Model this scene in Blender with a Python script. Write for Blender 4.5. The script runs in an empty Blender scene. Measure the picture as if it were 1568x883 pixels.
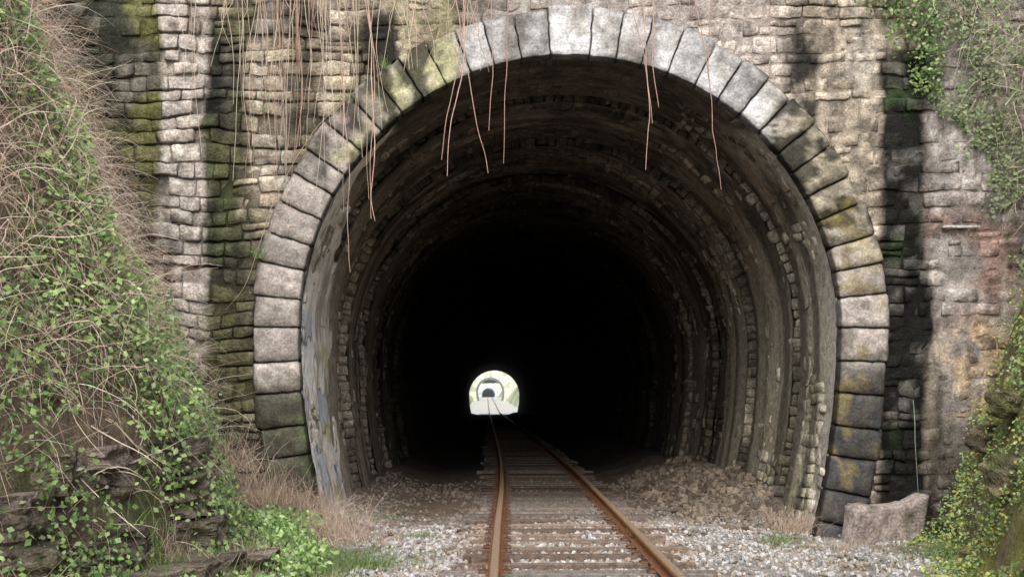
import bpy, math, random
import numpy as np
random.seed(7); rng=np.random.default_rng(7)
sc=bpy.context.scene
CX,CZ,RI,RO,RL=1.02,2.32,3.32,3.90,10.2
CAMZ=1.39
def W(px,py,Y):
    k=(Y+14)/1750.0
    return ((px-745)*k, Y, CAMZ+(616-py)*k)
def PX(x,z): return 745+x*125, 616-(z-CAMZ)*125
# ---------------- noise
TAB=rng.random(4096)
def vnoise(p):
    p=np.asarray(p,float); i=np.floor(p).astype(np.int64); f=p-i; f=f*f*(3-2*f)
    def h(a,b,c): return TAB[((a*73856093)^(b*19349663)^(c*83492791))&4095]
    x,y,z=i[:,0],i[:,1],i[:,2]; u,v,w=f[:,0],f[:,1],f[:,2]
    r=0
    for dx in (0,1):
        for dy in (0,1):
            for dz in (0,1):
                r=r+h(x+dx,y+dy,z+dz)*(u if dx else 1-u)*(v if dy else 1-v)*(w if dz else 1-w)
    return r
def fbm(p,o=4):
    p=np.asarray(p,float); r=0;a=.5;t=0
    for k in range(o):
        r=r+a*vnoise(p*(2**k)+17.3*k); t+=a; a*=.5
    return r/t*2-1
def sm(x,a,b):
    t=np.clip((x-a)/(b-a),0,1); return t*t*(3-2*t)
def band(x,a,b,s): return sm(x,a-s,a+s)*(1-sm(x,b-s,b+s))
def mix(c,d,m): return c*(1-m[:,None])+np.asarray(d)[None,:]*m[:,None]
# ---------------- mesh helper
def mk(name,V,F,col=None,wet=None,mat=None,parent=None,smooth=True):
    V=np.asarray(V,np.float32); F=np.asarray(F,np.int32); n=F.shape[1]
    me=bpy.data.meshes.new(name)
    me.vertices.add(len(V)); me.vertices.foreach_set('co',V.ravel())
    me.loops.add(F.size); me.loops.foreach_set('vertex_index',F.ravel())
    me.polygons.add(len(F)); me.polygons.foreach_set('loop_start',np.arange(0,F.size,n,dtype=np.int32))
    me.polygons.foreach_set('loop_total',np.full(len(F),n,np.int32))
    me.polygons.foreach_set('use_smooth',np.full(len(F),smooth))
    me.update(calc_edges=True)
    if col is not None:
        a=me.color_attributes.new('Col','FLOAT_COLOR','POINT')
        c=np.ones((len(V),4),np.float32); c[:,:3]=np.clip(col,0.003,.85); a.data.foreach_set('color',c.ravel())
    w=me.attributes.new('wet','FLOAT','POINT')
    w.data.foreach_set('value',(np.zeros(len(V)) if wet is None else wet).astype(np.float32))
    ob=bpy.data.objects.new(name,me); sc.collection.objects.link(ob)
    if mat: me.materials.append(mat)
    if parent: ob.parent=parent
    return ob
def empty(name):
    e=bpy.data.objects.new(name,None); sc.collection.objects.link(e); return e
def gridF(nx,ny,base=0):
    i,j=np.meshgrid(np.arange(nx-1),np.arange(ny-1),indexing='ij'); a=(i*ny+j).ravel()+base
    return np.stack([a,a+ny,a+ny+1,a+1],1)
# ---------------- materials
def mat(name,rough=.9,bs=30,bstr=.5,var=.35,vs=9,trans=0,metal=0,bdist=.02,fine=60):
    m=bpy.data.materials.new(name); m.use_nodes=True; nt=m.node_tree; N=nt.nodes; L=nt.links
    b=N['Principled BSDF']; b.inputs['Metallic'].default_value=metal
    at=N.new('ShaderNodeAttribute'); at.attribute_name='Col'
    tc=N.new('ShaderNodeTexCoord')
    n1=N.new('ShaderNodeTexNoise'); n1.inputs['Scale'].default_value=vs; n1.inputs['Detail'].default_value=8; n1.inputs['Roughness'].default_value=.7
    n2=N.new('ShaderNodeTexNoise'); n2.inputs['Scale'].default_value=fine; n2.inputs['Detail'].default_value=4
    L.new(tc.outputs['Object'],n1.inputs['Vector']); L.new(tc.outputs['Object'],n2.inputs['Vector'])
    mr=N.new('ShaderNodeMapRange'); mr.inputs['From Min'].default_value=.3; mr.inputs['From Max'].default_value=.7
    mr.inputs['To Min'].default_value=1-var*1.3; mr.inputs['To Max'].default_value=1+var
    L.new(n1.outputs['Fac'],mr.inputs['Value'])
    mr2=N.new('ShaderNodeMapRange'); mr2.inputs['From Min'].default_value=.35; mr2.inputs['From Max'].default_value=.65
    mr2.inputs['To Min'].default_value=1-var*.6; mr2.inputs['To Max'].default_value=1+var*.5
    L.new(n2.outputs['Fac'],mr2.inputs['Value'])
    mu=N.new('ShaderNodeMath'); mu.operation='MULTIPLY'; L.new(mr.outputs[0],mu.inputs[0]); L.new(mr2.outputs[0],mu.inputs[1])
    vm=N.new('ShaderNodeVectorMath'); vm.operation='SCALE'; L.new(at.outputs['Color'],vm.inputs[0]); L.new(mu.outputs[0],vm.inputs['Scale'])
    L.new(vm.outputs[0],b.inputs['Base Color'])
    aw=N.new('ShaderNodeAttribute'); aw.attribute_name='wet'
    mw=N.new('ShaderNodeMapRange'); mw.inputs['To Min'].default_value=rough; mw.inputs['To Max'].default_value=.25
    L.new(aw.outputs['Fac'],mw.inputs['Value']); L.new(mw.outputs[0],b.inputs['Roughness'])
    b.inputs['Specular IOR Level'].default_value=.22
    if bstr>0:
        n3=N.new('ShaderNodeTexNoise'); n3.inputs['Scale'].default_value=bs; n3.inputs['Detail'].default_value=6; n3.inputs['Roughness'].default_value=.65
        L.new(tc.outputs['Object'],n3.inputs['Vector'])
        bp=N.new('ShaderNodeBump'); bp.inputs['Strength'].default_value=bstr; bp.inputs['Distance'].default_value=bdist
        L.new(n3.outputs['Fac'],bp.inputs['Height']); L.new(bp.outputs[0],b.inputs['Normal'])
    if trans>0:
        tr=N.new('ShaderNodeBsdfTranslucent'); L.new(vm.outputs[0],tr.inputs['Color'])
        mx=N.new('ShaderNodeMixShader'); mx.inputs[0].default_value=trans
        L.new(b.outputs[0],mx.inputs[1]); L.new(tr.outputs[0],mx.inputs[2]); L.new(mx.outputs[0],N['Material Output'].inputs['Surface'])
    return m
M_stone=mat('weathered_stone',.92,20,1,.5,6,bdist=.04,fine=35)
M_vous=mat('dressed_stone',.88,24,.9,.4,7,fine=35)
M_lin=mat('tunnel_masonry',.88,16,1,.55,4,bdist=.05,fine=26)
M_mort=mat('old_mortar',.95,30,.9,.45,9,bdist=.03)
M_ground=mat('earth_and_ballast',.95,35,1,.5,12)
M_grav=mat('ballast_stone',.9,60,.3,.25,20)
M_wood=mat('sleeper_wood',.9,50,.7,.4,14)
M_rust=mat('rusty_steel',.6,80,.3,.35,20,metal=.25)
M_leaf=mat('leaf',.55,10,0,.2,6,trans=.35)
M_dry=mat('dry_stem',.9,10,0,.2,6,trans=.1)
M_bank=mat('bank_soil',.95,14,1,.4,4,bdist=.06)
M_rock=mat('rock',.9,9,1,.6,4,bdist=.1)
M_plas=mat('painted_plaster',.8,30,.5,.22,8)
# ---------------- profile
dz=np.linspace(-2.75,0,40)[:-1]
xl=CX-(RI-RL+np.sqrt(RL**2-dz**2))
th=np.linspace(math.pi,0,160)
px_=np.concatenate([xl,CX+RI*np.cos(th),(2*CX-xl)[::-1]])
pz_=np.concatenate([CZ+dz,CZ+RI*np.sin(th),(CZ+dz)[::-1]])
ds=np.hypot(np.diff(px_),np.diff(pz_)); S_=np.concatenate([[0],np.cumsum(ds)]); ST=S_[-1]
tx=np.gradient(px_,S_); tz=np.gradient(pz_,S_); ln=np.hypot(tx,tz); nx_=-tz/ln; nz_=tx/ln
def prof(s,off):
    x=np.interp(s,S_,px_); z=np.interp(s,S_,pz_); a=np.interp(s,S_,nx_); b=np.interp(s,S_,nz_)
    l=np.hypot(a,b); return x+a/l*off, z+b/l*off
def extr(z,R=RO):
    if z>=CZ+R: return None
    if z>=CZ: w=math.sqrt(R*R-(z-CZ)**2)
    else: w=R-RL+math.sqrt(RL**2-(z-CZ)**2)
    return CX-w,CX+w
S0=S_[39]; S1=ST-S0
# ---------------- block builder
class BL:
    def __init__(s): s.U=[];s.V=[];s.H=[];s.R=[];s.I=[];s.F=[];s.n=0;s.k=0
    def block(s,u0,u1,v0,v1,h,bev=.02,back=.1,step=.08,boss=0,tilt=0,cor=.9):
        nx=max(2,int(round((u1-u0)/step))); ny=max(2,int(round((v1-v0)/step)))
        us=np.concatenate([[u0,u0],np.linspace(u0+bev,u1-bev,nx),[u1,u1]])
        vs=np.concatenate([[v0,v0],np.linspace(v0+bev,v1-bev,ny),[v1,v1]])
        a,b=len(us),len(vs); i,j=np.meshgrid(np.arange(a),np.arange(b),indexing='ij')
        ring=np.minimum(np.minimum(i,a-1-i),np.minimum(j,b-1-j))
        U,V=np.meshgrid(us,vs,indexing='ij')
        cu,cv=(u0+u1)/2,(v0+v1)/2
        rj=np.array([[random.uniform(.3,1.6)*bev*cor for _ in range(2)] for _ in range(2)])
        cr=np.where(i<a/2,np.where(j<b/2,rj[0,0],rj[0,1]),np.where(j<b/2,rj[1,0],rj[1,1]))
        corner=((i<=1)|(i>=a-2))&((j<=1)|(j>=b-2)); U=np.where(corner,U+np.sign(cu-U)*cr,U); V=np.where(corner,V+np.sign(cv-V)*cr,V)
        t1,t2=random.uniform(-tilt,tilt),random.uniform(-tilt,tilt)
        hh=h+t1*(U-cu)/abs(u1-u0)*2+t2*(V-cv)/abs(v1-v0)*2
        H=np.where(ring==0,-back,np.where(ring==1,hh-bev,hh+np.where(ring>=3,boss,0)))
        s.U.append(U.ravel());s.V.append(V.ravel());s.H.append(H.ravel());s.R.append(ring.ravel());s.I.append(np.full(a*b,s.k))
        s.F.append(gridF(a,b,s.n)); s.n+=a*b; s.k+=1
    def done(s):
        return [np.concatenate(q) for q in (s.U,s.V,s.H,s.R,s.I)]+[np.concatenate(s.F)]
# ---------------- wall colours
def flush(x,z):
    P=np.stack([x,x*0,z],1); px,py=PX(x,z)
    f=sm(fbm(P*1.1+200,4),-.15,.35)
    b=.35+.5*band(px,690,1210,40)*(py<120)+.45*sm(px,1415,1460)-.25*band(px,320,600,30)
    return np.clip(f*.7+b-.2,0,1)
def wallcol(x,z,rnd,rnd2,mort=False):
    px,py=PX(x,z); P=np.stack([x,x*0,z],1)
    n1=fbm(P*np.array([1.5,1,.5])+3,4); n2=fbm(P*2.2+50,4); n3=fbm(P*np.array([4,1,.7])+90,4); n4=fbm(P*np.array([9,1,1.2])+190,3)
    n5=fbm(P*5+250,4); n6=fbm(P*np.array([6,1,.8])+350,3)
    q=px+n1*20+n3*14; r=py+n2*50
    c=np.ones((len(x),3))*np.array([.545,.47,.375])
    c=mix(c,[.68,.60,.49],np.clip(rnd*1.3-.4,0,1)); c=mix(c,[.40,.31,.24],np.clip(rnd2*2-1.35,0,1))
    c=mix(c,[.59,.52,.49],band(q,700,1210,40)*.8)
    c=mix(c,[.72,.70,.69],band(q,840,920,18)*(r<60)*.5)
    c=mix(c,[.56,.50,.31],band(q,370,690,25)*sm(n2,-.1,.6)*.75)
    c=mix(c,[.46,.48,.18],band(q,600,705,15)*sm(n3,-.25,.3)*.65)
    c=mix(c,[.04,.038,.03],band(q,362,600,10)*(r<70)*sm(n2,-.25,.1)*.75)
    c=mix(c,[.075,.07,.048],sm(-n3,.04,.32)*band(q,330,600,30)*.75)
    c=mix(c,[.13,.12,.075],band(q,300,425,25)*sm(r,300,400)*.8)
    c=mix(c,[.70,.645,.60],band(q,240,314,7)*.85*(1-sm(r,560,700)*.6))
    c=mix(c,[.32,.25,.20],band(q,240,312,8)*sm(-n2,.0,.25)*.6)
    c=mix(c,[.64,.555,.45],band(q,1230,1345,15)*.5)
    c=mix(c,[.05,.045,.035],band(q,1225,1345,10)*sm(-n5,.12,.3)*.65)
    e=sm(q,1418,1432); c=mix(c,[.62,.575,.56],e*.85)
    c=mix(c,[.38,.22,.175],e*band(r,330,500,50)*sm(n2,-.2,.25)*.75)
    c=mix(c,[.74,.54,.31],e*band(r,500,640,25)*sm(n1,-.35,.1)*sm(n5,-.3,.1)*.85)
    c=mix(c,[.13,.11,.09],e*sm(r,570,700)*sm(n3,-.4,.1)*.85)
    c=mix(c,[.11,.095,.075],sm(q,1340,1420)*sm(r,590,690)*.65)
    c=mix(c,[.10,.09,.075],e*sm(-n5,.1,.3)*.5)
    c=mix(c,[.13,.115,.09],sm(-n1,.10,.42)*.5); c=mix(c,[.76,.73,.68],sm(n3,.2,.5)*.45)
    c=mix(c,[.08,.07,.055],sm(n4,.15,.4)*.5)
    c=mix(c,[.07,.06,.05],sm(n5,.2,.4)*sm(rnd2,.4,.65)*.65)
    c*= (0.74+.46*rnd)[:,None]
    wet=np.zeros(len(x))
    d=band(q,558,608,6)*band(r,10,230,30)*.95; c=mix(c,[.03,.03,.025],d)
    d=band(q,312,364,5)*(.85+.15*sm(-n6,-.4,.2))*sm(r,10,60)*(1-.4*sm(r,330,480)); c=mix(c,[.018,.021,.016],d*.985); wet=np.maximum(wet,d*.25)
    c=mix(c,[.10,.12,.06],d*sm(n5,.05,.3)*.7)
    d=band(q,-200,241,6); c=mix(c,[.045,.052,.036],d*(.84+.13*sm(n3,-.3,.3))); wet=np.maximum(wet,d*.2)
    c=mix(c,[.33,.31,.27],d*sm(n5,.05,.28)*.6)
    c=mix(c,[.20,.21,.06],d*sm(n2,.08,.3)*.7)
    c=mix(c,[.17,.175,.07],band(q,300,400,15)*sm(n2,.08,.5)*.45)
    d=band(q,1198,1250,8)*band(r,50,190,20)*sm(-n2,-.2,.05); c=mix(c,[.03,.028,.025],d*.95)
    d=band(px+n1*14+n6*20,1345,1422,4)*sm(r,50,120)*(1-sm(r,760,830)*.4)
    c=mix(c,[.006,.0065,.006],d*.985); wet=np.maximum(wet,d*np.clip(.25+.6*sm(rnd,.4,.9),0,1))
    c=mix(c,[.20,.19,.175],d*sm(n5+.35*(rnd-.5),.12,.3)*.6)
    c=mix(c,[.035,.075,.02],d*sm(n2,.1,.35)*sm(n5,-.1,.2)*.7)
    d=band(q,1424,1455,8)*sm(n6,.0,.3)*(r>150); c=mix(c,[.05,.045,.04],d*.7)
    return c,wet
# ---------------- portal masonry
portal=empty('stone_tunnel_portal')
B=BL(); zrow=-.5; rows=[]
XM,XP=-9.5,10.5
while zrow<7.9:
    hrow=random.choice([.12,.14,.16,.18,.2,.22,.17]); top=zrow+hrow
    e=extr(top)
    segs=[(XM,XP)] if (e is None) else [(XM,e[0]+.03),(e[1]-.03,XP)]
    rows.append((zrow,top,segs))
    for a,b in segs:
        x=a
        while x<b-.02:
            w=random.choice([random.uniform(.14,.32),random.uniform(.22,.52)])
            if b-(x+w)<.15: w=b-x
            rough=1.0 if x<1.0 or x>3.9 else .5
            px0=745+125*(x+w/2)
            pr=.05 if 240<px0<308 else 0
            if px0>1430: rough=.6
            parts_=[(zrow,top)]
            if hrow>.19 and random.random()<.25: mz=zrow+hrow*random.uniform(.4,.6); parts_=[(zrow,mz),(mz,top)]
            for (za,zb) in parts_:
                g=random.uniform(.003,.010)
                h=random.choice([random.uniform(-.02,.03),random.uniform(-.008,.012),-.035 if random.random()<.4 else .01])*rough+pr
                B.block(x+g,x+w-g,za+g+random.uniform(0,.008),zb-g-random.uniform(0,.008),h,bev=random.uniform(.006,.015),back=.1,step=.06,tilt=.014*rough,cor=1.4)
            x+=w
    zrow=top
U,V,H,R,I,F=B.done(); rr=rng.random((B.k,2))
P=np.stack([U,U*0,V],1); off=rr[I]*40
def vw(P): return fbm(P*np.array([1.2,1,2])+33,3)*.10
H=H+(R>=1)*fbm(np.stack([U*8+off[:,0],U*0,V*8+off[:,1]],1),3)*.040*np.where(R==1,.6,1)
U2=U+fbm(P*3.1+9)*.030+fbm(P*9+9,2)*.020*(R>=1); V2=V+vw(P)+fbm(P*10+33,2)*.020*(R>=1)
c,wet=wallcol(U2,V2,rr[I,0],rr[I,1]); c=np.where((R<=1)[:,None],c*.72,c)
mk('wall_masonry',np.stack([U2,-H,V2],1),F,c,wet,M_stone,portal)
Vs=[];Fs=[];n=0
for z0,z1,segs in rows:
    for a,b in segs:
        xs=np.linspace(a,b,max(3,int((b-a)/.05))); zs=np.linspace(z0,z1,4)
        g=np.array([(x,0,z) for x in xs for z in zs]); Vs.append(g); Fs.append(gridF(len(xs),4,n)); n+=len(g)
Vm=np.concatenate(Vs); P=Vm.copy(); P[:,1]=0
fl=flush(Vm[:,0],Vm[:,2]); 
c,wet=wallcol(Vm[:,0],Vm[:,2],np.full(len(Vm),.5),np.full(len(Vm),.3),True); c=c*(.40+.5*fl)[:,None]
Vm[:,1]=.032-.038*fl+fbm(P*12,2)*.008
Vm[:,2]+=vw(P)
mk('mortar_joints',Vm,np.concatenate(Fs),c,wet*.5,M_mort,portal)
B=BL(); x=XM
while x<XP:
    w=random.uniform(.7,1.0); B.block(x+.005,x+w-.005,7.98,8.2,.12,.02,.7); x+=w
U,V,H,R,I,F=B.done(); c=np.ones((len(U),3))*np.array([.35,.32,.28])*(.8+.4*rng.random(B.k)[I])[:,None]
mk('coping_stones',np.stack([U,-H,V],1),F,c,None,M_stone,portal)
# voussoirs
B=BL(); edges=[]
for side in (0,1):
    lo=np.linspace(0,S0,8); up=np.linspace(S0,(S0+S1)/2-.24,16)
    e=np.concatenate([lo,up[1:]]); e=e if side==0 else (ST-e)[::-1]
    e=e.copy(); e[1:-1]+=rng.uniform(-.03,.03,len(e)-2)
    for a,b in zip(e[:-1],e[1:]): edges.append((a,b,0))
edges.append(((S0+S1)/2-.24,(S0+S1)/2+.24,1))
for a,b,k in edges:
    m=(a+b)/2; x,z=prof(m,0); crown=abs(x-CX)<1.9 and z>CZ
    ro=.60 if k else .57+random.uniform(-.03,.02)
    B.block(a+.006,b-.006,-.008+random.uniform(-.006,.006),ro,.05+random.uniform(-.015,.015)+(.02 if k else 0),.010 if crown else .018,.14,.05,boss=.0 if crown else .022,tilt=.010,cor=.9)
U,V,H,R,I,F=B.done(); rr=rng.random((B.k,2))
X,Z=prof(U,V); P=np.stack([X,X*0,Z],1); off=rr[I]*50
H=H+(R>=2)*fbm(np.stack([X*9+off[:,0],X*0,Z*9+off[:,1]],1),3)*.030; X=X+fbm(P*6+5)*.016*(V>.3)+fbm(P*14+5,2)*.010; Z=Z+fbm(P*6+25)*.014*(V>.3)+fbm(P*14+45,2)*.010
px,py=PX(X,Z); nA=fbm(P*2.5,4); nB=fbm(P*5+40,4); nC=fbm(P*np.array([7,1,2])+140,4)
c=np.ones((len(X),3))*np.array([.50,.455,.425])
c=mix(c,[.57,.57,.58],band(px,690,1190,20)*(py<250))
c=mix(c,[.26,.24,.21],band(px,690,1190,20)*(py<250)*sm(nC,.03,.28)*.6)
c=mix(c,[.38,.38,.19],band(px,500,705,20)*(py<250)*sm(nA,-.45,.2)*.8)
c=mix(c,[.04,.04,.03],band(px,480,700,20)*(py<300)*sm(nB,-.05,.2)*.9)
c=mix(c,[.46,.41,.26],(px>1180)*(py<420)*sm(nA,-.4,.2)*.65)
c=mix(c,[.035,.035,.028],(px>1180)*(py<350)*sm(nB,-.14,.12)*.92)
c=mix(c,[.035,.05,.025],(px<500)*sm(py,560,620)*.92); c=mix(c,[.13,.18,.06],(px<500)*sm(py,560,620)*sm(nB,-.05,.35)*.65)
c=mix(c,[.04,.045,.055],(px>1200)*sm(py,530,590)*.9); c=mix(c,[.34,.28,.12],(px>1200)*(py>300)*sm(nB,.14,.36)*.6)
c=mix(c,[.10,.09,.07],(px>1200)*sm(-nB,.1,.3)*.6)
c=mix(c,[.12,.105,.085],sm(-nA,.05,.42)*.55)
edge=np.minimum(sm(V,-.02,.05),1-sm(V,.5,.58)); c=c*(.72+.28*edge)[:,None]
c*=(.70+.48*rr[I,0])[:,None]; c=np.where((R<=1)[:,None],c*.4,c)
wet=((px>1200)&(py>540))*.35
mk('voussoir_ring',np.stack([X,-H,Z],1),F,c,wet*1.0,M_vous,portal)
ss=np.linspace(0,ST,200)
a=[];
for off in (.03,1.0):
    x,z=prof(ss,off); a.append(np.stack([x,np.full(200,.12),z],1))
mk('arch_backing',np.stack(a,1).reshape(-1,3),gridF(200,2),np.full((400,3),.04),None,M_mort,portal)
# ---------------- tunnel lining
tun=empty('railway_tunnel')
secs=[.14,1.3,2.15,3.75,5.1,6.9,8.3,10.6,13.0,16,19.5,24]
offs=[.015,.09,.02,.17,.05,.21,.10,.02,.16,.02,.09]
B=BL()
MV=[];MF=[];mn=0
for k,(ya,yb) in enumerate(zip(secs[:-1],secs[1:])):
    cours=[0]
    while cours[-1]<ST: cours.append(cours[-1]+random.choice([.11,.14,.17,.2]))
    cours[-1]=ST
    gap=[.03,.07,.18,.07,.16,.07,.12,.06,.06,.06,.06][k]
    yb2=yb-gap; big=1 if ya<9 else 1.8
    for s0,s1 in zip(cours[:-1],cours[1:]):
        y=ya
        while y<yb2-.01:
            w=random.uniform(.16,.45)*big
            if yb2-(y+w)<.14: w=yb2-y
            jag=random.uniform(-.12,.04) if (y+w)>=yb2-.01 else 0
            g=random.uniform(.002,.007)
            B.block(s0+g,s1-g,y+g,y+w-g+jag,-offs[k]+random.choice([random.uniform(-.035,.028),random.uniform(-.01,.01)]),.010,.2,.09 if y<9 else .2,tilt=.012,cor=1.3)
            y+=w
    nb=max(3,int((yb2-ya)/.1)); yy=np.linspace(ya+.01,yb2-.04,nb)
    s2=np.linspace(0,ST,150); Sg,Yg=np.meshgrid(s2,yy,indexing='ij'); Sg=Sg.ravel();Yg=Yg.ravel()
    f=sm(fbm(np.stack([Sg,Yg,Yg*0],1)*1.3+70,4),-.5,.1)
    x,z=prof(Sg,offs[k]+.018-.040*f); MV.append(np.stack([x,Yg,z],1)); MF.append(gridF(150,nb,mn)); mn+=len(x)
U,V,H,R,I,F=B.done(); rr=rng.random((B.k,2)); off=rr[I]*40
P=np.stack([U,V,V*0],1)
H=H+(R>=1)*fbm(np.stack([U*7+off[:,0],V*7+off[:,1],U*0],1),3)*.042+fbm(P*1.2+88,3)*.05
V2=V+fbm(P*np.array([2.0,.6,1])+9)*.09; U2=U+fbm(P*np.array([1.5,1.5,1])+70)*.09
def lincol(s,y,x,z,r0,r1):
    Q=np.stack([s*.7,y*1.4,y*0],1); n1=fbm(Q,4); n2=fbm(Q*3+30,4); n3=fbm(np.stack([s*.35,y*3.2,y*0],1)+60,4)
    c=np.ones((len(s),3))*np.array([.56,.485,.39]); c=mix(c,[.66,.60,.52],r0*.5)
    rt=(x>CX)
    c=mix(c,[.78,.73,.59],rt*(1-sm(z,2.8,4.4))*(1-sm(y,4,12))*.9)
    c=mix(c,[.58,.56,.28],rt*(1-sm(z,1.0,2.6))*sm(n2,.0,.4)*.45)
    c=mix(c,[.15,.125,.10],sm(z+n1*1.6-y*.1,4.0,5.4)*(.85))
    c=mix(c,[.07,.06,.05],sm(n3,.08,.34)*.75)
    c=mix(c,[.06,.052,.045],sm(n2,.12,.32)*sm(z,2.5,4.5)*.6)
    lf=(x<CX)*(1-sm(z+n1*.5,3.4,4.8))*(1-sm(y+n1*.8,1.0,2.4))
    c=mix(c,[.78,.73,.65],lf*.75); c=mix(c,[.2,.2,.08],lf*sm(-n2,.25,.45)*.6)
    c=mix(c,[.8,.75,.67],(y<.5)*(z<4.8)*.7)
    c*=(1-.8*sm(y,6,17))[:,None]*(.72+.45*r1)[:,None]  # daylight falloff with depth painted into the lining colour, plus random block tone
    return c,sm(n3,.2,.45)*.4
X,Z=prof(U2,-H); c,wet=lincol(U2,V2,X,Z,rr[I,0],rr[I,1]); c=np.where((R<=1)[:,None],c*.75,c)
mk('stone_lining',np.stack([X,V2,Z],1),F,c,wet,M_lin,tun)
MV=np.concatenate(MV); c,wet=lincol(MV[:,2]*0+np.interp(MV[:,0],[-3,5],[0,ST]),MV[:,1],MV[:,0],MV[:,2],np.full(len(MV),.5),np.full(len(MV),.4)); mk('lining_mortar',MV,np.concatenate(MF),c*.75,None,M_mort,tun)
ys=np.concatenate([[.1],np.arange(2,24,2),np.arange(24,138,4),[137]]); 
def tube(name,ys,off,base,parent,colr,zo=0,mt=None):
    A=[]
    for y in ys:
        o=off if y<24 or off<.2 else .02
        x,z=prof(ss,o); A.append(np.stack([x,np.full(200,y),z+zo],1))
    A=np.concatenate(A); return mk(name,A,gridF(len(ys),200),np.full((len(A),3),1.)*np.array(colr),None,mt or M_lin,parent)
tube('lining_shell',ys,.45,0,tun,[.035,.045,.07])  # dark navy gloom of the deep tunnel painted into the shell colour
tube('exit_lining_ring',[133,135,137.2],-.03,0,tun,[.3,.3,.25])
sg=np.arange(.15,5.6,.03); yg=np.arange(.10,3.2,.03); Sg,Yg=np.meshgrid(sg,yg,indexing='ij'); s=Sg.ravel();y=Yg.ravel()
Q=np.stack([s,y,y*0],1); e=fbm(Q*1.4+300,4)
reach=np.interp(s,[0,2.8,4.2,5.6],[2.6,2.6,1.3,.1])
m=(reach-y)+e*1.3
bulge=fbm(Q*2,3)*.03+fbm(Q*7+9,3)*.012
offp=np.where(m>0,-.035+.02*sm(y,0,.2),.12)+bulge
x,z=prof(s,offp); c=np.ones((len(s),3))*np.array([.84,.80,.74])
q1=fbm(Q*np.array([1.7,1.2,1])+410,3); q2=fbm(Q*np.array([2.6,1.6,1])+510,2)
zone=band(s,.45,3.0,.2)*(1-sm(y,2,2.6))
c=mix(c,[.85,.85,.85],zone*sm(q2,-.1,.1)*.8); c=mix(c,[.42,.50,.60],zone*sm(q1,.14,.22)*.75)
c=mix(c,[.07,.09,.13],zone*(1-sm(np.abs(q1-.14),.015,.05))*.85); c=mix(c,[.07,.09,.13],zone*(1-sm(np.abs(q2),.01,.04))*.7)
c=mix(c,[.45,.4,.12],sm(fbm(Q*2+70,4),.15,.4)*.6*(y>1.0)); c=mix(c,[.2,.17,.13],sm(fbm(Q*np.array([.6,3,1])+90,4),.18,.42)*.6)
c=mix(c,[.3,.26,.2],sm(-fbm(Q*3+170,4),.15,.38)*.5)
mk('graffiti_plaster',np.stack([x,y,z],1),gridF(len(sg),len(yg)),c,None,M_plas,tun)
# ---------------- far portals
def farportal(name,y,zo,depth,face,colr,ringc=(.32,.34,.36),borec=(.25,.27,.3)):
    e=empty(name)
    N=200; s=np.linspace(0,ST,N); xi,zi=prof(s,0)
    ang=np.arctan2(zi-CZ,xi-CX)
    r=np.minimum(10/np.maximum(1e-3,abs(np.cos(ang))),6.5/np.maximum(1e-3,np.abs(np.sin(ang))))
    xo=CX+np.cos(ang)*r; zout=CZ+np.sin(ang)*r; zout[0]=zout[-1]=-.4
    A=[np.stack([xi+(xo-xi)*t,np.full(N,y),zi+(zout-zi)*t+zo],1) for t in np.linspace(0,1,12)]
    V=np.stack(A,1).reshape(-1,3); n=fbm(V*.8,4); n2=fbm(V*np.array([2,1,.3])+9,3)
    c=np.full((len(V),3),1.)*np.array(colr); c=mix(c,[.25,.3,.15],sm(n,.0,.3)*.6); c=mix(c,[.3,.3,.3],sm(n2,.1,.4)*.5)
    mk('facade',V,gridF(N,12),c,None,M_stone,e)
    xo2,zo2=prof(s,.58); yy=y-.08*face; V=np.stack([np.stack([xi,np.full(N,yy),zi+zo],1),np.stack([xo2,np.full(N,yy),zo2+zo],1)],1).reshape(-1,3)
    mk('arch_ring',V,gridF(N,2),np.full((len(V),3),1.)*np.array(ringc),None,M_vous,e)
    if depth: tube('bore',[y-.1,y+depth/2,y+depth],0,0,e,list(borec),zo)
    return e
farportal('stone_tunnel_portal',137.3,0,0,-1,[.4,.4,.36])
farportal('stone_tunnel_portal',301,2.1,3,1,[.72,.72,.60],(.18,.2,.2),(.4,.42,.45))
farportal('stone_tunnel_portal',640,3.6,3,1,[.8,.8,.8],(.12,.17,.32),(.7,.7,.7))
# ---------------- ground
def trackx(y):
    y=np.asarray(y,float); return .91+.02*np.where(y<5,y,5+7*(1-np.exp(-(y-5)/7)))
def rise(y): return np.where(y>150,np.minimum((y-150)/150*2.1,3.6),0)
def footL(y): return np.interp(y,[-40,-10,-7,-4,0],[-3.2,-2.7,-2.0,-1.3,-2.15])
def footR(y): return np.interp(y,[-40,-8,-6,-4,0],[4.5,4.1,4.0,4.1,5.25])
gx=np.unique(np.concatenate([np.linspace(-900,-30,12),np.linspace(-30,-4,14),np.arange(-4,7,.09),np.linspace(7,30,12),np.linspace(30,900,12)]))
gy=np.unique(np.concatenate([np.linspace(-300,-20,10),np.arange(-20,-8,.5),np.arange(-8,12,.11),np.arange(12,40,.5),np.arange(40,320,5),np.linspace(320,2000,20)]))
GX,GY=np.meshgrid(gx,gy,indexing='ij'); x=GX.ravel(); y=GY.ravel()
def gz(x,y):
    P=np.stack([x,y,y*0],1); near=(y>-30)&(y<150)
    t=np.abs(x-trackx(y)); z=-.200-.06*sm(t,1.4,2.6)+near*(fbm(P*1.5,3)*.05+fbm(P*6,3)*.025*sm(t,.9,1.6))
    ins=(y>.3)&(y<137); z=z+ins*sm(x-CX+fbm(P*1.2+5,3)*.35,1.45,2.9)*(.40+.25*fbm(P*.9+55,3))*sm(y,.3,3.5)+ins*sm(-(x-CX)+fbm(P*1.2+8,3)*.25,2.0,3.1)*.25
    return z+rise(y)
z=gz(x,y); P=np.stack([x,y,y*0],1)
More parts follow.
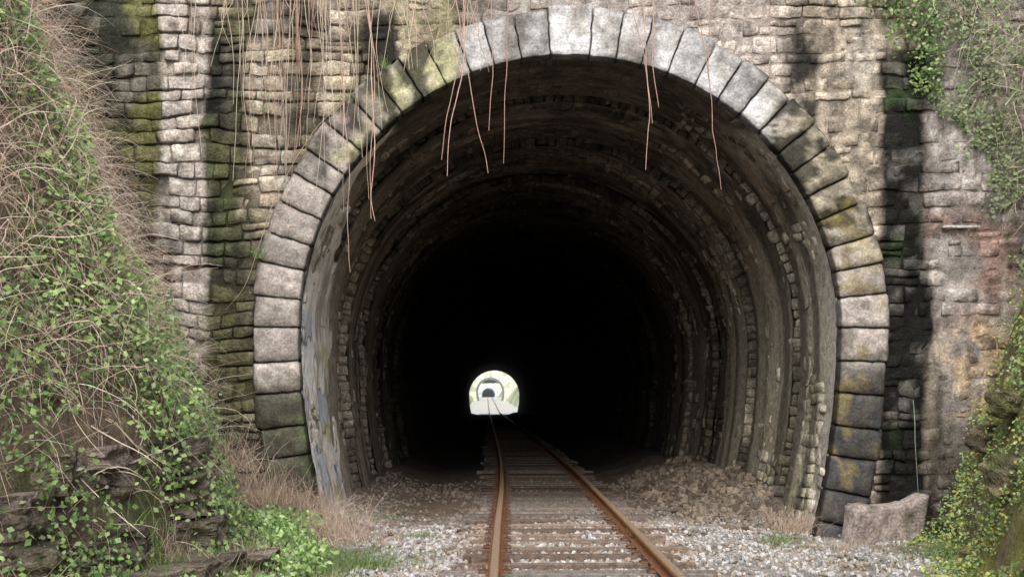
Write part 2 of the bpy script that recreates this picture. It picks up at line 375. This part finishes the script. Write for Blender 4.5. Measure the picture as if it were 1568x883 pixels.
n=fbm(P*2.0,4)
c=np.ones((len(x),3))*np.array([.41,.39,.37])
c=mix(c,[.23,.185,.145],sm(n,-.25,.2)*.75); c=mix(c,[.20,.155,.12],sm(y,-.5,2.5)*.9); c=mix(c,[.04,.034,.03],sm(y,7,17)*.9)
c=mix(c,[.16,.18,.08],sm(-(x-footL(y)),-.4,.2)*(y<0)*.7); c=mix(c,[.6,.6,.55],sm(y,137,140))
far=(np.abs(x)>40)|(y<-20); c=mix(c,[.15,.17,.07],far*1.0)
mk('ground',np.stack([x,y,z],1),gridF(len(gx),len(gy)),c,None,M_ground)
# ---------------- banks
def bankL(x,y):
    t=footL(y)-x; P=np.stack([x,y,y*0],1)
    z=.32*np.clip(t,-.3,9)+2.15*np.maximum(0,t-1.0)*sm(t,.9,1.5)
    z=np.where(z>7.5,7.5+(z-7.5)*.25,z); return -.28+z+fbm(P*.9+3,4)*.35*sm(t,0,1.2)+fbm(P*4,3)*.07
def bankR(x,y):
    t=x-footR(y); P=np.stack([x,y,y*0],1)
    z=.3*np.clip(t,-.3,9)+2.6*np.maximum(0,t-.35)
    z=np.where(z>7.5,7.5+(z-7.5)*.25,z); return -.28+z+fbm(P*.9+13,4)*.5*sm(t,0,.8)+fbm(P*3+5,3)*.2*sm(t,0,.5)
def bankmesh(name,fn,foot,sgn):
    ts=np.concatenate([np.arange(-.3,5,.08),np.linspace(5,60,20)]); ys=np.concatenate([np.linspace(-40,-12,15),np.arange(-11.9,.7,.12)])
    T,Y=np.meshgrid(ts,ys,indexing='ij'); y=Y.ravel(); x=foot(y)+sgn*T.ravel(); z=fn(x,y)
    P=np.stack([x,y,z],1); n=fbm(P*1.5,4); c=np.ones((len(x),3))*np.array([.20,.155,.115]); c=mix(c,[.10,.13,.045],sm(n,-.1,.3)*.8)
    if sgn>0: c=mix(c,[.25,.24,.07],sm(n,-.2,.2)*.8)
    mk(name,P,gridF(len(ts),len(ys)),c,None,M_bank)
bankmesh('grassy_bank',bankL,footL,-1); bankmesh('mossy_bank',bankR,footR,1)
xs=np.linspace(-200,200,41); ys=np.linspace(.6,136.8,28); X,Y=np.meshgrid(xs,ys,indexing='ij'); x=X.ravel();y=Y.ravel()
z=8+sm(y,.6,60)*(1-sm(y,90,137))*22+fbm(np.stack([x*.05,y*.05,y*0],1))*3*sm(y,3,30)+sm(np.abs(x),8,40)*4
mk('hill',np.stack([x,y,z],1),gridF(41,28),np.ones((len(x),3))*np.array([.12,.15,.06]),None,M_bank)
for sgn in (-1,1):
    ts=np.linspace(0,60,40); ys=np.linspace(137.5,900,120); T,Y=np.meshgrid(ts,ys,indexing='ij'); y=Y.ravel();t=T.ravel()
    x=CX+sgn*(4.6+t); z=-.4+rise(y)+np.minimum(t*1.5,9)+fbm(np.stack([x*.3,y*.2,y*0],1))*1.4
    n=fbm(np.stack([x,y*.3,z],1)*.8,4); c=mix(np.ones((len(x),3))*np.array([.48,.52,.36]),[.14,.18,.07],sm(n,-.05,.25)*.8)
    mk('cutting_bank',np.stack([x,y,z],1),gridF(40,120),c,None,M_bank)
# ---------------- track
track=empty('railway_track')
def box(V,F,C,cx,cy,cz,sx,sy,sz,rot,col,jit=0):
    base=len(V); ca,sa=math.cos(rot),math.sin(rot)
    b=.012
    for k,(zz,ins) in enumerate([(-sz/2,0),(sz/2-b,0),(sz/2,b)]):
        for (ux,uy) in ((-1,-1),(1,-1),(1,1),(-1,1)):
            x=ux*(sx/2-ins)+random.uniform(-jit,jit); y=uy*(sy/2-ins)+random.uniform(-jit,jit)*.5
            V.append((cx+x*ca-y*sa,cy+x*sa+y*ca,cz+zz)); C.append(col)
    for k in (0,4):
        for i in range(4): F.append((base+k+i,base+k+(i+1)%4,base+k+4+(i+1)%4,base+k+4+i))
    F.append((base+8,base+9,base+10,base+11))
V=[];F=[];C=[];V2=[];F2=[];C2=[]
y=-13.6
while y<70:
    tx_=float(trackx(y)); g=random.uniform(.7,1.35); cc=np.array([.21,.16,.13])*g
    if random.random()<.35: cc=np.array([.32,.28,.25])*g
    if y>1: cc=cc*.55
    L=2.45+random.uniform(-.2,.14); w=.21+random.uniform(-.04,.02)
    k=random.choice([1,2,2,3]); rot=random.uniform(-.03,.03)
    for q in range(k):
        box(V,F,C,tx_+random.uniform(-.06,.06),y+(q-(k-1)/2)*w/k,-.210+random.uniform(-.012,.008),L-random.uniform(0,.3),w/k-.012,.15,rot+random.uniform(-.008,.008),tuple(cc*random.uniform(.75,1.2)),.014)
    for sg_ in (-1,1):
        box(V2,F2,C2,tx_+sg_*.76,y,-.127,.3,.15,.02,0,(.16,.09,.055))
        for d in (-.1,.1):
            box(V2,F2,C2,tx_+sg_*.76+d,y+random.choice([-.04,.04]),-.105,.035,.035,.04,0,(.14,.07,.045))
    y+=.58+random.uniform(-.04,.04)
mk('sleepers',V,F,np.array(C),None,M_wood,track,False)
mk('tie_plates',V2,F2,np.array(C2),None,M_rust,track,False)
rp=[(-.07,-.122),(-.07,-.112),(-.012,-.098),(-.009,-.045),(-.036,-.034),(-.036,-.008),(-.028,0),(.028,0),(.036,-.008),(.036,-.034),(.009,-.045),(.012,-.098),(.07,-.112),(.07,-.122)]
ry=np.concatenate([np.arange(-14,40,.5),np.arange(40,900,6)])
for sg_,nm in ((-1,'rail_left'),(1,'rail_right')):
    V=[];C=[]
    for yy in ry:
        xx=float(trackx(yy))+sg_*.76; w=.004*math.sin(yy*.7+sg_)
        for i,(a,b) in enumerate(rp):
            V.append((xx+a+w,yy,b+float(rise(yy))))
            C.append((.50,.36,.26) if i in (6,7) else ((.52,.27,.12) if 4<=i<=9 else (.30,.15,.08)))
    mk(nm,V,gridF(len(ry),len(rp)),np.array(C),np.array([.75 if (k%14) in (6,7) else 0 for k in range(len(V))]),M_rust,track,False)
V=[];F=[];C=[]
for (jy,s_) in ((-1.15,1),(-6.5,-1),(1.6,-1)):
    xx=float(trackx(jy))+s_*.76
    for s2_ in (-1,1):
        box(V,F,C,xx+s2_*.028,jy,-.07,.03,.6,.06,0,(.2,.1,.06))
        for d in (-.22,-.08,.08,.22): box(V,F,C,xx+s2_*.05,jy+d,-.07,.03,.035,.035,0,(.15,.08,.05))
mk('fishplates',V,F,np.array(C),None,M_rust,track,False)
# ---------------- gravel
def ico():
    p=(1+5**.5)/2; v=np.array([(-1,p,0),(1,p,0),(-1,-p,0),(1,-p,0),(0,-1,p),(0,1,p),(0,-1,-p),(0,1,-p),(p,0,-1),(p,0,1),(-p,0,-1),(-p,0,1)],float)/1.9
    f=np.array([(0,11,5),(0,5,1),(0,1,7),(0,7,10),(0,10,11),(1,5,9),(5,11,4),(11,10,2),(10,7,6),(7,1,8),(3,9,4),(3,4,2),(3,2,6),(3,6,8),(3,8,9),(4,9,5),(2,4,11),(6,2,10),(8,6,7),(9,8,1)])
    return v,f
iv,jf=ico()
def stones(name,x,y,z,r,col,mt):
    n=len(x); sc_=r[:,None]*rng.uniform(.6,1.25,(n,3)); v=iv[None]*(1+rng.uniform(-.22,.22,(n,12,1)))*sc_[:,None,:]
    a=rng.uniform(0,6.28,n); b=rng.uniform(-.8,.8,n); ca,sa,cb,sb=np.cos(a),np.sin(a),np.cos(b),np.sin(b)
    X=v[:,:,0]*ca[:,None]-v[:,:,1]*sa[:,None]; Y=v[:,:,0]*sa[:,None]+v[:,:,1]*ca[:,None]; Z=v[:,:,2]
    Y,Z=Y*cb[:,None]-Z*sb[:,None],Y*sb[:,None]+Z*cb[:,None]
    V=np.stack([X+x[:,None],Y+y[:,None],Z+z[:,None]],2).reshape(-1,3)
    F=(jf[None]+np.arange(n)[:,None,None]*12).reshape(-1,3)
    return mk(name,V,F,np.repeat(col,12,0),None,mt,None,False)
n=27000; y=rng.uniform(-7,3,n); y=np.where(rng.random(n)<.12,rng.uniform(2,9,n),y); x=rng.uniform(-2.6,5.2,n)
keep=(x>footL(y)-.2+rng.normal(0,.2,n))&(x<footR(y)+.1); ins=(y>.0); keep&=~(ins&(np.abs(x-CX)>3.0))
d=fbm(np.stack([x*.9,y*.9,y*0],1)+4,3); keep&=(d+rng.normal(0,.2,n)<.15)|(np.abs(x-trackx(y))<1.2)
x=x[keep];y=y[keep]; bury=fbm(np.stack([x*1.6,y*1.6,y*0],1)+44,3); z=gz(x,y)+.012+.035*sm(bury,.05,.4)*rng.random(len(x)); r=rng.uniform(.014,.034,len(x)); g=rng.uniform(.4,1.25,len(x))
col=np.array([.54,.53,.525])[None]*g[:,None]; col=mix(col,[.31,.24,.17],(rng.random(len(x))<.33)*.75); col=mix(col,[.30,.20,.14],sm(np.abs(x-trackx(y)),.45,.8)*(1-sm(np.abs(x-trackx(y)),.95,1.4))*.5)
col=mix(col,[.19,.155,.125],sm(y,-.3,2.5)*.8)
stones('ballast_gravel',x,y,z,r,col,M_grav)
n=1300; y=rng.uniform(.5,9,n); x=CX+rng.uniform(1.6,3.05,n); z=gz(x,y)+.02
stones('rubble_pile',x,y,z,rng.uniform(.02,.10,n)*rng.uniform(.4,1,n),np.array([.20,.165,.13])[None]*rng.uniform(.5,1.6,(n,1)),M_grav)
# ---------------- rocks
def rockmesh(name,specs,colr,mt,pw=.1,moss=.3,parent=None):
    V=[];F=[];C=[];n=0
    for (cx,cy,cz,sx,sy,sz,seed,an) in specs:
        m=22; g=np.linspace(-1,1,m); A,Bq=np.meshgrid(g,g,indexing='ij'); A=A.ravel();Bq=Bq.ravel();o=np.ones_like(A); tl=random.uniform(-.12,.1)
        rc=random.uniform(.75,1.2)
        for q,(a,b,c_) in enumerate([(A,Bq,o),(Bq,A,-o),(Bq,o,A),(A,-o,Bq),(o,A,Bq),(-o,Bq,A)]):
            p=np.stack([a,b,c_],1); l=np.linalg.norm(p,axis=1,keepdims=True); p=p/(l**pw)
            nn=fbm(p*1.3+seed*7,4); n2=np.round(fbm(p*np.array([1.3,1.3,2.4])+seed*3,2)*5)/5
            p=p*(1+.12*nn+.22*n2)[:,None]
            p=p*np.array([sx,sy,sz])/1.1
            p=np.stack([p[:,0]*math.cos(an)-p[:,1]*math.sin(an),p[:,0]*math.sin(an)+p[:,1]*math.cos(an),p[:,2]+tl*p[:,0]],1)+np.array([cx,cy,cz])
            V.append(p);F.append(gridF(m,m,n));n+=m*m
            cc=np.array(colr)[None]*rc*(.8+.6*fbm(p*3+seed,3))[:,None]; cc=mix(cc,[.14,.16,.055],sm(fbm(p*2.5+77,3),.1,.35)*moss); cc=mix(cc,[.05,.045,.04],sm(fbm(p*np.array([2,2,6])+177,3),.1,.35)*.5); C.append(cc)
    return mk(name,np.concatenate(V),np.concatenate(F),np.concatenate(C),None,mt,parent,False)
sp=[]; k=0
for lev in range(4):
    zz=-.05+lev*.31
    for j in range(6):
        y=-6.3+j*.72+random.uniform(-.15,.15)
        t=np.linspace(.6,2.6,60); xx=footL(np.full(60,y))-t; zb=bankL(xx,np.full(60,y)); i=int(np.argmax(zb>zz)); 
        sp.append((float(xx[i])-.30+random.uniform(-.10,.10),y,zz,random.uniform(.36,.5),random.uniform(.38,.52),random.uniform(.15,.22),k,random.uniform(-.3,.3))); k+=1
rockmesh('rock_outcrop',sp,[.29,.24,.205],M_rock,.05)
sp=[]
for k in range(8):
    y=random.uniform(-3.8,-.5); t=random.uniform(.2,1.0); x=float(footR(y))+t; z=float(bankR(np.array([x]),np.array([y]))[0])
    sp.append((x,y,z-.1,random.uniform(.15,.3),random.uniform(.2,.35),random.uniform(.12,.22),k+40,.3))
rockmesh('mossy_rock',sp,[.38,.33,.2],M_rock,.3,.9)
B=BL(); B.block(4.28,5.25,-.35,.17,0,.03,.38,.05)
U,V,H,R,I,F=B.done(); P=np.stack([U,U*0,V],1); H=H+fbm(P*5)*.04; top=V>0
V=np.where(top,V+(U-4.28)*.10+fbm(P*np.array([4,1,.1]),3)*.10,V)
mk('concrete_block',np.stack([U+(V*.12)+fbm(P*4+9)*.04,-.62-H*1.0+(U-4.3)*.25,V],1),F,mix(np.ones((len(U),3))*np.array([.46,.39,.36]),[.2,.18,.12],sm(fbm(P*4+3,3),0,.4)*.7),None,M_stone)
# ---------------- vegetation helpers
def strands(root,dirs,L,droop,curl,w,seg,col,gz_=-1.):
    n=len(root); p=root.copy(); d=dirs/np.linalg.norm(dirs,axis=1,keepdims=True); pts=[p.copy()]
    cu=rng.normal(0,1,(n,3))
    for k in range(seg):
        p=p+d*(L/seg)[:,None]; pts.append(p.copy())
        cu=cu*.6+rng.normal(0,1,(n,3))*.6
        d=d+cu*curl+np.array([0,0,gz_])*droop[:,None]; d/=np.linalg.norm(d,axis=1,keepdims=True)
    pts=np.stack(pts,1)
    side=np.cross(dirs,rng.normal(0,1,(n,3))); side/=np.linalg.norm(side,axis=1,keepdims=True)+1e-9
    taper=np.linspace(1,.25,seg+1)[None,:,None]
    ww=w[:,None,None]*taper*side[:,None,:]*.5
    V=np.stack([pts-ww,pts+ww],2).reshape(-1,3)
    b=(np.arange(n)[:,None]*(seg+1)+np.arange(seg)[None])[:,:,None]*2
    F=np.concatenate([b,b+1,b+3,b+2],2).reshape(-1,4)
    return V,F,np.repeat(col,(seg+1)*2,0),pts
def leaves(c,nrm,size,col):
    n=len(c); nn=nrm+rng.normal(0,.65,(n,3)); nn/=np.linalg.norm(nn,axis=1,keepdims=True)
    a=np.cross(nn,rng.normal(0,1,(n,3))); a/=np.linalg.norm(a,axis=1,keepdims=True); b=np.cross(nn,a)
    s=size[:,None]
    V=np.stack([c-a*s*.5,c+b*s*.36-nn*s*.05,c+a*s*.1+b*s*.3,c+a*s*.55-nn*s*.12,c+a*s*.1-b*s*.3,c-b*s*.36-nn*s*.05],1).reshape(-1,3)
    k=np.arange(n)[:,None]*6; F=np.concatenate([np.concatenate([k,k+1,k+2,k+3],1),np.concatenate([k,k+3,k+4,k+5],1)])
    return V,F,np.repeat(col,6,0)
def join(name,parts,mt,parent=None):
    V=[];F=[];C=[];n=0
    for v,f,c in parts: V.append(v);F.append(f+n);C.append(c);n+=len(v)
    return mk(name,np.concatenate(V),np.concatenate(F),np.concatenate(C),None,mt,parent,True)
def surf(fn,foot,sgn,n,t0,t1,y0,y1):
    y=rng.uniform(y0,y1,n); t=rng.uniform(t0,t1,n); x=foot(y)+sgn*t; z=fn(x,y); return np.stack([x,y,z],1),t
DRY=np.array([[.68,.56,.47],[.56,.42,.34],[.74,.65,.55],[.50,.33,.27],[.64,.54,.40]])
GRN=np.array([[.27,.41,.13],[.17,.28,.10],[.37,.49,.21],[.11,.19,.07],[.32,.41,.22]])
def pick(P_,n,v=.25): return P_[rng.integers(0,len(P_),n)]*rng.uniform(1-v,1+v,(n,1))
n=23000; r,t=surf(bankL,footL,-1,n,.9,4.4,-8,-.15)
keep=(fbm(r*np.array([.8,.8,.8])+2,3)+rng.normal(0,.25,n)>-.3)&(t>1.1+rng.normal(0,.2,n))&~((r[:,2]<1.35)&(rng.random(n)<.72)); r=r[keep]; n=len(r)
d=np.stack([rng.normal(.3,.5,n),rng.normal(-.35,.5,n),rng.normal(.25,.6,n)],1)
v,f,c,_=strands(r,d,rng.uniform(.3,1.0,n),rng.uniform(.05,.4,n),.22,rng.uniform(.004,.011,n),7,pick(DRY,n))
v2=v.copy(); v2[:,1]=np.minimum(v2[:,1],-.08)
join('dry_bramble_thicket',[(v2,f,c)],M_dry)
n=66000; r,t=surf(bankL,footL,-1,n,.3,4.4,-8,-.12)
m=fbm(r*np.array([.9,.9,.9])+31,4)+.24*(1-sm(r[:,2],1.4,3.4))-.17*sm(r[:,2],2.8,4.6)-.30*(1-sm(r[:,2],.8,1.3))*(t>.9)
k=m+rng.normal(0,.06,n)>.08; r=r[k]; m=m[k]; n=len(r)
off=rng.random(n)**1.5*(.10+.6*np.clip(m-.05,0,.6))+.12*(r[:,2]<1.3); c0=r+np.stack([off*.8,-off*.5,off*.5],1)
c0[:,1]=np.minimum(c0[:,1],-.08)
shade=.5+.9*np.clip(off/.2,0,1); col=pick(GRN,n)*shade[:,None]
# trailing plants hanging over the rock ledges
nt_=7000; rt_,tt_=surf(bankL,footL,-1,nt_,.9,1.8,-6.6,-2.2); mm=fbm(rt_*np.array([1.6,1.6,.7])+131,3); kk=mm+rng.normal(0,.08,nt_)>.12; rt_=rt_[kk]; ct=rt_+np.stack([rng.uniform(.12,.36,len(rt_)),rng.uniform(-.1,0,len(rt_)),rng.uniform(0,.15,len(rt_))],1)
join('ivy_and_nettles',[leaves(c0,np.tile([.5,-.6,.6],(n,1)),rng.uniform(.03,.07,n),col),leaves(ct,np.tile([.6,-.6,.4],(len(ct),1)),rng.uniform(.03,.06,len(ct)),pick(GRN,len(ct)))],M_leaf)
parts=[]
n=7500; r,t=surf(bankL,footL,-1,n,-.15,1.2,-6.8,-.2); k=fbm(r*1.3+8,3)+rng.normal(0,.2,n)>-.2; r=r[k];n=len(r)
g=(fbm(r*.9+77,3)+.3*sm(-r[:,1],2,4)+rng.normal(0,.1,n))>.02
col=np.where(g[:,None],pick(np.array([[.28,.43,.12],[.40,.52,.2],[.22,.35,.1]]),n),pick(DRY,n))
d=np.stack([rng.normal(0,.35,n),rng.normal(0,.35,n),np.ones(n)],1)
L=rng.uniform(.12,.32,n); v,f,c,_=strands(r,d,L,rng.uniform(.03,.3,n),.08,rng.uniform(.005,.010,n),5,col); parts.append((v,f,c))
def clump(px,py,Y,n,rad,L,pal):
    x,_,z=W(px,py,Y); r=np.stack([rng.normal(x,rad,n),rng.normal(Y,rad*.7,n),np.full(n,z)],1)
    d=np.stack([rng.normal(0,.45,n),rng.normal(0,.4,n),np.ones(n)],1)
    return strands(r,d,rng.uniform(.4,1,n)*L,rng.uniform(.03,.35,n),.1,rng.uniform(.004,.008,n),5,pick(pal,n))[:3]
for a in [(470,800,-.7,600,.25,.6,DRY),(520,830,-1.8,500,.25,.55,DRY),(430,785,-.5,400,.2,.6,DRY),(370,770,-.9,500,.25,.7,DRY),(330,720,-.9,400,.25,.7,DRY),(1215,815,-.6,260,.14,.4,DRY),(1190,830,-.9,160,.15,.2,GRN),(545,870,-3,700,.22,.3,GRN),(640,822,-1.4,120,.12,.1,GRN),(590,795,.6,80,.15,.12,GRN),(1290,845,-1.3,200,.25,.2,DRY),(1450,850,-1.8,350,.25,.3,GRN),(1400,870,-2.2,250,.3,.2,GRN),(1180,795,.5,60,.1,.25,DRY),(395,395,-.12,60,.04,.3,GRN),(530,155,-.12,40,.05,.2,GRN),(590,105,-.12,40,.03,.2,GRN),(1250,840,-1.6,60,.3,.1,GRN),(660,845,-2.4,50,.3,.08,GRN),(860,835,-1.8,40,.25,.06,GRN),(1110,850,-2,40,.2,.07,GRN)]:
    parts.append(clump(*a))
join('grass_tufts',parts,M_leaf)
n=36000; r,t=surf(bankR,footR,1,n,-.1,2.6,-7,-.1)
m=fbm(r*1.1+61,4); k=m+rng.normal(0,.06,n)>-.12; r=r[k];m=m[k];n=len(r)
off=rng.random(n)**1.5*(.06+.45*np.clip(m+.05,0,.6)); c0=r+np.stack([-off,-off*.5,off*.5],1); c0[:,1]=np.minimum(c0[:,1],-.08)
pal=np.concatenate([GRN,[[.52,.50,.13],[.44,.45,.13]]])*1.1
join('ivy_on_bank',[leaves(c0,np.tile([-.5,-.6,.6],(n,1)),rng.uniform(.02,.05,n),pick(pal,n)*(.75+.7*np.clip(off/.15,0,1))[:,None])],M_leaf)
n=42000; x=rng.uniform(4.3,8.5,n); z=rng.uniform(2.0,8.2,n); px,py=PX(x,z)
nn=fbm(np.stack([x*1.6,z*0,z*1.1],1)+5,4)
bx=np.interp(py,[-200,0,60,130,170,230,330,430,560],[1280,1318,1345,1385,1450,1490,1538,1562,1660])
k=(px>bx+nn*70+rng.normal(0,12,n)); x=x[k];z=z[k];px=px[k];bx=bx[k];nn=nn[k]; n=len(x)
thick=np.clip((px-bx)/150,0.1,1)*.55*(.5+np.clip(nn+.4,0,1)); off=rng.random(n)**.7*thick
lum=fbm(np.stack([x*3,z*0,z*3],1)+15,3)
k=(lum+rng.normal(0,.12,n)>-.08-.2*(px<1440)); x,z,off,n,lum,thick,px=x[k],z[k],off[k],int(k.sum()),lum[k],thick[k],px[k]
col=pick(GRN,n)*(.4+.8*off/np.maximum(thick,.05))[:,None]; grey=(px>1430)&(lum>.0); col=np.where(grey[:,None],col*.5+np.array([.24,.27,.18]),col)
L1=leaves(np.stack([x,-.06-off,z],1),np.tile([-.1,-1,.4],(n,1)),rng.uniform(.03,.07,n),col)
join('hanging_ivy',[L1],M_leaf)
n=3000; x=rng.uniform(5.3,8,n); z=rng.uniform(2.6,8,n); px,py=PX(x,z); k=px>np.interp(py,[-200,0,130,230,330,560],[1400,1420,1470,1510,1545,1680]); x=x[k];z=z[k];n=len(x)
v,f,c,_=strands(np.stack([x,np.full(n,-.15)-rng.random(n)*.45,z],1),np.stack([rng.normal(-.1,.7,n),rng.normal(-.4,.2,n),rng.normal(.1,.7,n)],1),rng.uniform(.2,.7,n),rng.uniform(.1,.4,n),.25,rng.uniform(.004,.009,n),7,pick(DRY*np.array([.95,1,1]),n)); v[:,1]=np.minimum(v[:,1],-.05)
join('dry_ivy_stems',[(v,f,c)],M_dry)
# ---------------- hanging vines
def vine(pts,Y,w,col):
    P=np.array([W(a,b,Y) for a,b in pts]); m=max(12,len(pts)*6); tt=np.linspace(0,len(P)-1,m)
    Q=np.stack([np.interp(tt,np.arange(len(P)),P[:,i]) for i in range(3)],1)
    for _ in range(4): Q[1:-1]=(Q[:-2]+Q[1:-1]*2+Q[2:])/4
    Q=Q+np.stack([fbm(Q*3+w*999,2)*.02,fbm(Q*3+5,2)*.03,Q[:,0]*0],1)
    V=[];rad=np.linspace(w,w*.45,m)
    for i in range(m):
        for k in range(4):
            a=k*math.pi/2; V.append((Q[i,0]+math.cos(a)*rad[i],Q[i,1]+math.sin(a)*rad[i],Q[i,2]))
    F=[]
    for i in range(m-1):
        for k in range(4): F.append((i*4+k,i*4+(k+1)%4,i*4+4+(k+1)%4,i*4+4+k))
    return np.array(V),np.array(F),np.tile(col,(len(V),1))
VL=[[(690,-160),(698,0),(706,60),(720,130),(735,210),(748,265)],[(750,-170),(752,0),(756,90),(750,200)],[(781,-170),(778,0),(775,100),(771,250)],
[(720,-170),(714,0),(700,110),(682,190),(677,245)],[(705,-150),(712,100),(690,190),(685,270)],[(548,-170),(560,0),(577,120),(565,250),(568,335)],[(560,-100),(575,230),(566,300),(574,338)],[(505,-170),(520,60),(535,250),(531,360),(537,417)],
[(975,-170),(985,0),(990,100),(995,180),(988,260)],[(1005,-170),(1000,20),(999,100),(1008,165)],[(955,-170),(962,0),(985,70),(999,190)],[(1040,-170),(1062,0),(1085,90),(1090,180),(1104,290)],[(1095,-170),(1088,10),(1086,100),(1089,165)],
[(620,-170),(628,0),(640,60),(690,60),(705,110)],[(460,-150),(452,40),(465,140),(450,250)],[(860,-170),(868,-20),(880,40)],[(930,-170),(925,-20),(935,30)],[(1180,-170),(1176,0),(1180,80)]]
parts=[]
for i,p in enumerate(VL): parts.append(vine(p,-.32-.02*(i%5),.008,np.array([.58,.39,.33])*random.uniform(.8,1.25)))
for i in range(95):
    x=random.choice([random.uniform(330,600),random.uniform(360,560),random.uniform(600,760),random.uniform(250,500)]); L=random.uniform(20,330)
    if x>600: L*=.4
    x2=x+random.uniform(-25,25); parts.append(vine([(x+random.uniform(-30,30),-170),(x,0),((x+x2)/2+random.uniform(-12,12),L*.5),(x2,L)],-.2-random.random()*.25,.0055,DRY[i%5]*.95))
for i in range(26):
    x=random.uniform(760,1330); L=random.uniform(-30,55); parts.append(vine([(x,-170),(x+random.uniform(-15,15),-60),(x+random.uniform(-20,20),L)],-.2,.005,DRY[i%5]*.9))
parts.append(vine([(530,150),(480,200),(430,280),(395,380),(375,440),(345,474)],-.25,.007,np.array([.45,.36,.26])))
parts.append(vine([(345,474),(310,470),(290,500)],-.25,.006,np.array([.45,.36,.26])))
join('hanging_vines',parts,M_dry)
V=[];F=[];C=[]; a=W(1472,347,-.08); box(V,F,C,a[0],-.06,a[2],.44,.08,.03,0,(.5,.49,.48)); mk('drain_ledge',V,F,np.array(C),None,M_stone)
q=vine([(1399,612),(1402,690),(1407,765)],-.35,.006,np.array([.3,.42,.26])); mk('marker_pole',q[0],q[1],q[2],None,M_dry)
# ---------------- light, camera
w=bpy.data.worlds.new('World'); sc.world=w; w.use_nodes=True; nt=w.node_tree
sk=nt.nodes.new('ShaderNodeTexSky'); sk.sky_type='NISHITA'; sk.sun_disc=False; sk.sun_elevation=math.radians(42); sk.sun_rotation=math.radians(186); sk.dust_density=4; sk.air_density=1
nt.links.new(sk.outputs[0],nt.nodes['Background'].inputs['Color']); nt.nodes['Background'].inputs['Strength'].default_value=.15
sl=bpy.data.lights.new('sun','SUN'); sl.energy=5.0; sl.angle=math.radians(100); sl.color=(1,.99,.97)
so=bpy.data.objects.new('sun',sl); so.rotation_euler=(math.radians(54),0,math.radians(-6)); sc.collection.objects.link(so)
cam=bpy.data.cameras.new('camera'); co=bpy.data.objects.new('camera',cam); sc.collection.objects.link(co)
co.location=(0,-14,CAMZ); co.rotation_euler=(math.pi/2,0,0); cam.sensor_width=36; cam.lens=36*1750/1568; cam.shift_x=39/1568; cam.shift_y=174.5/1568; cam.clip_end=5000
sc.camera=co
sc.view_settings.view_transform='Standard'; sc.view_settings.look='None'; sc.view_settings.exposure=0
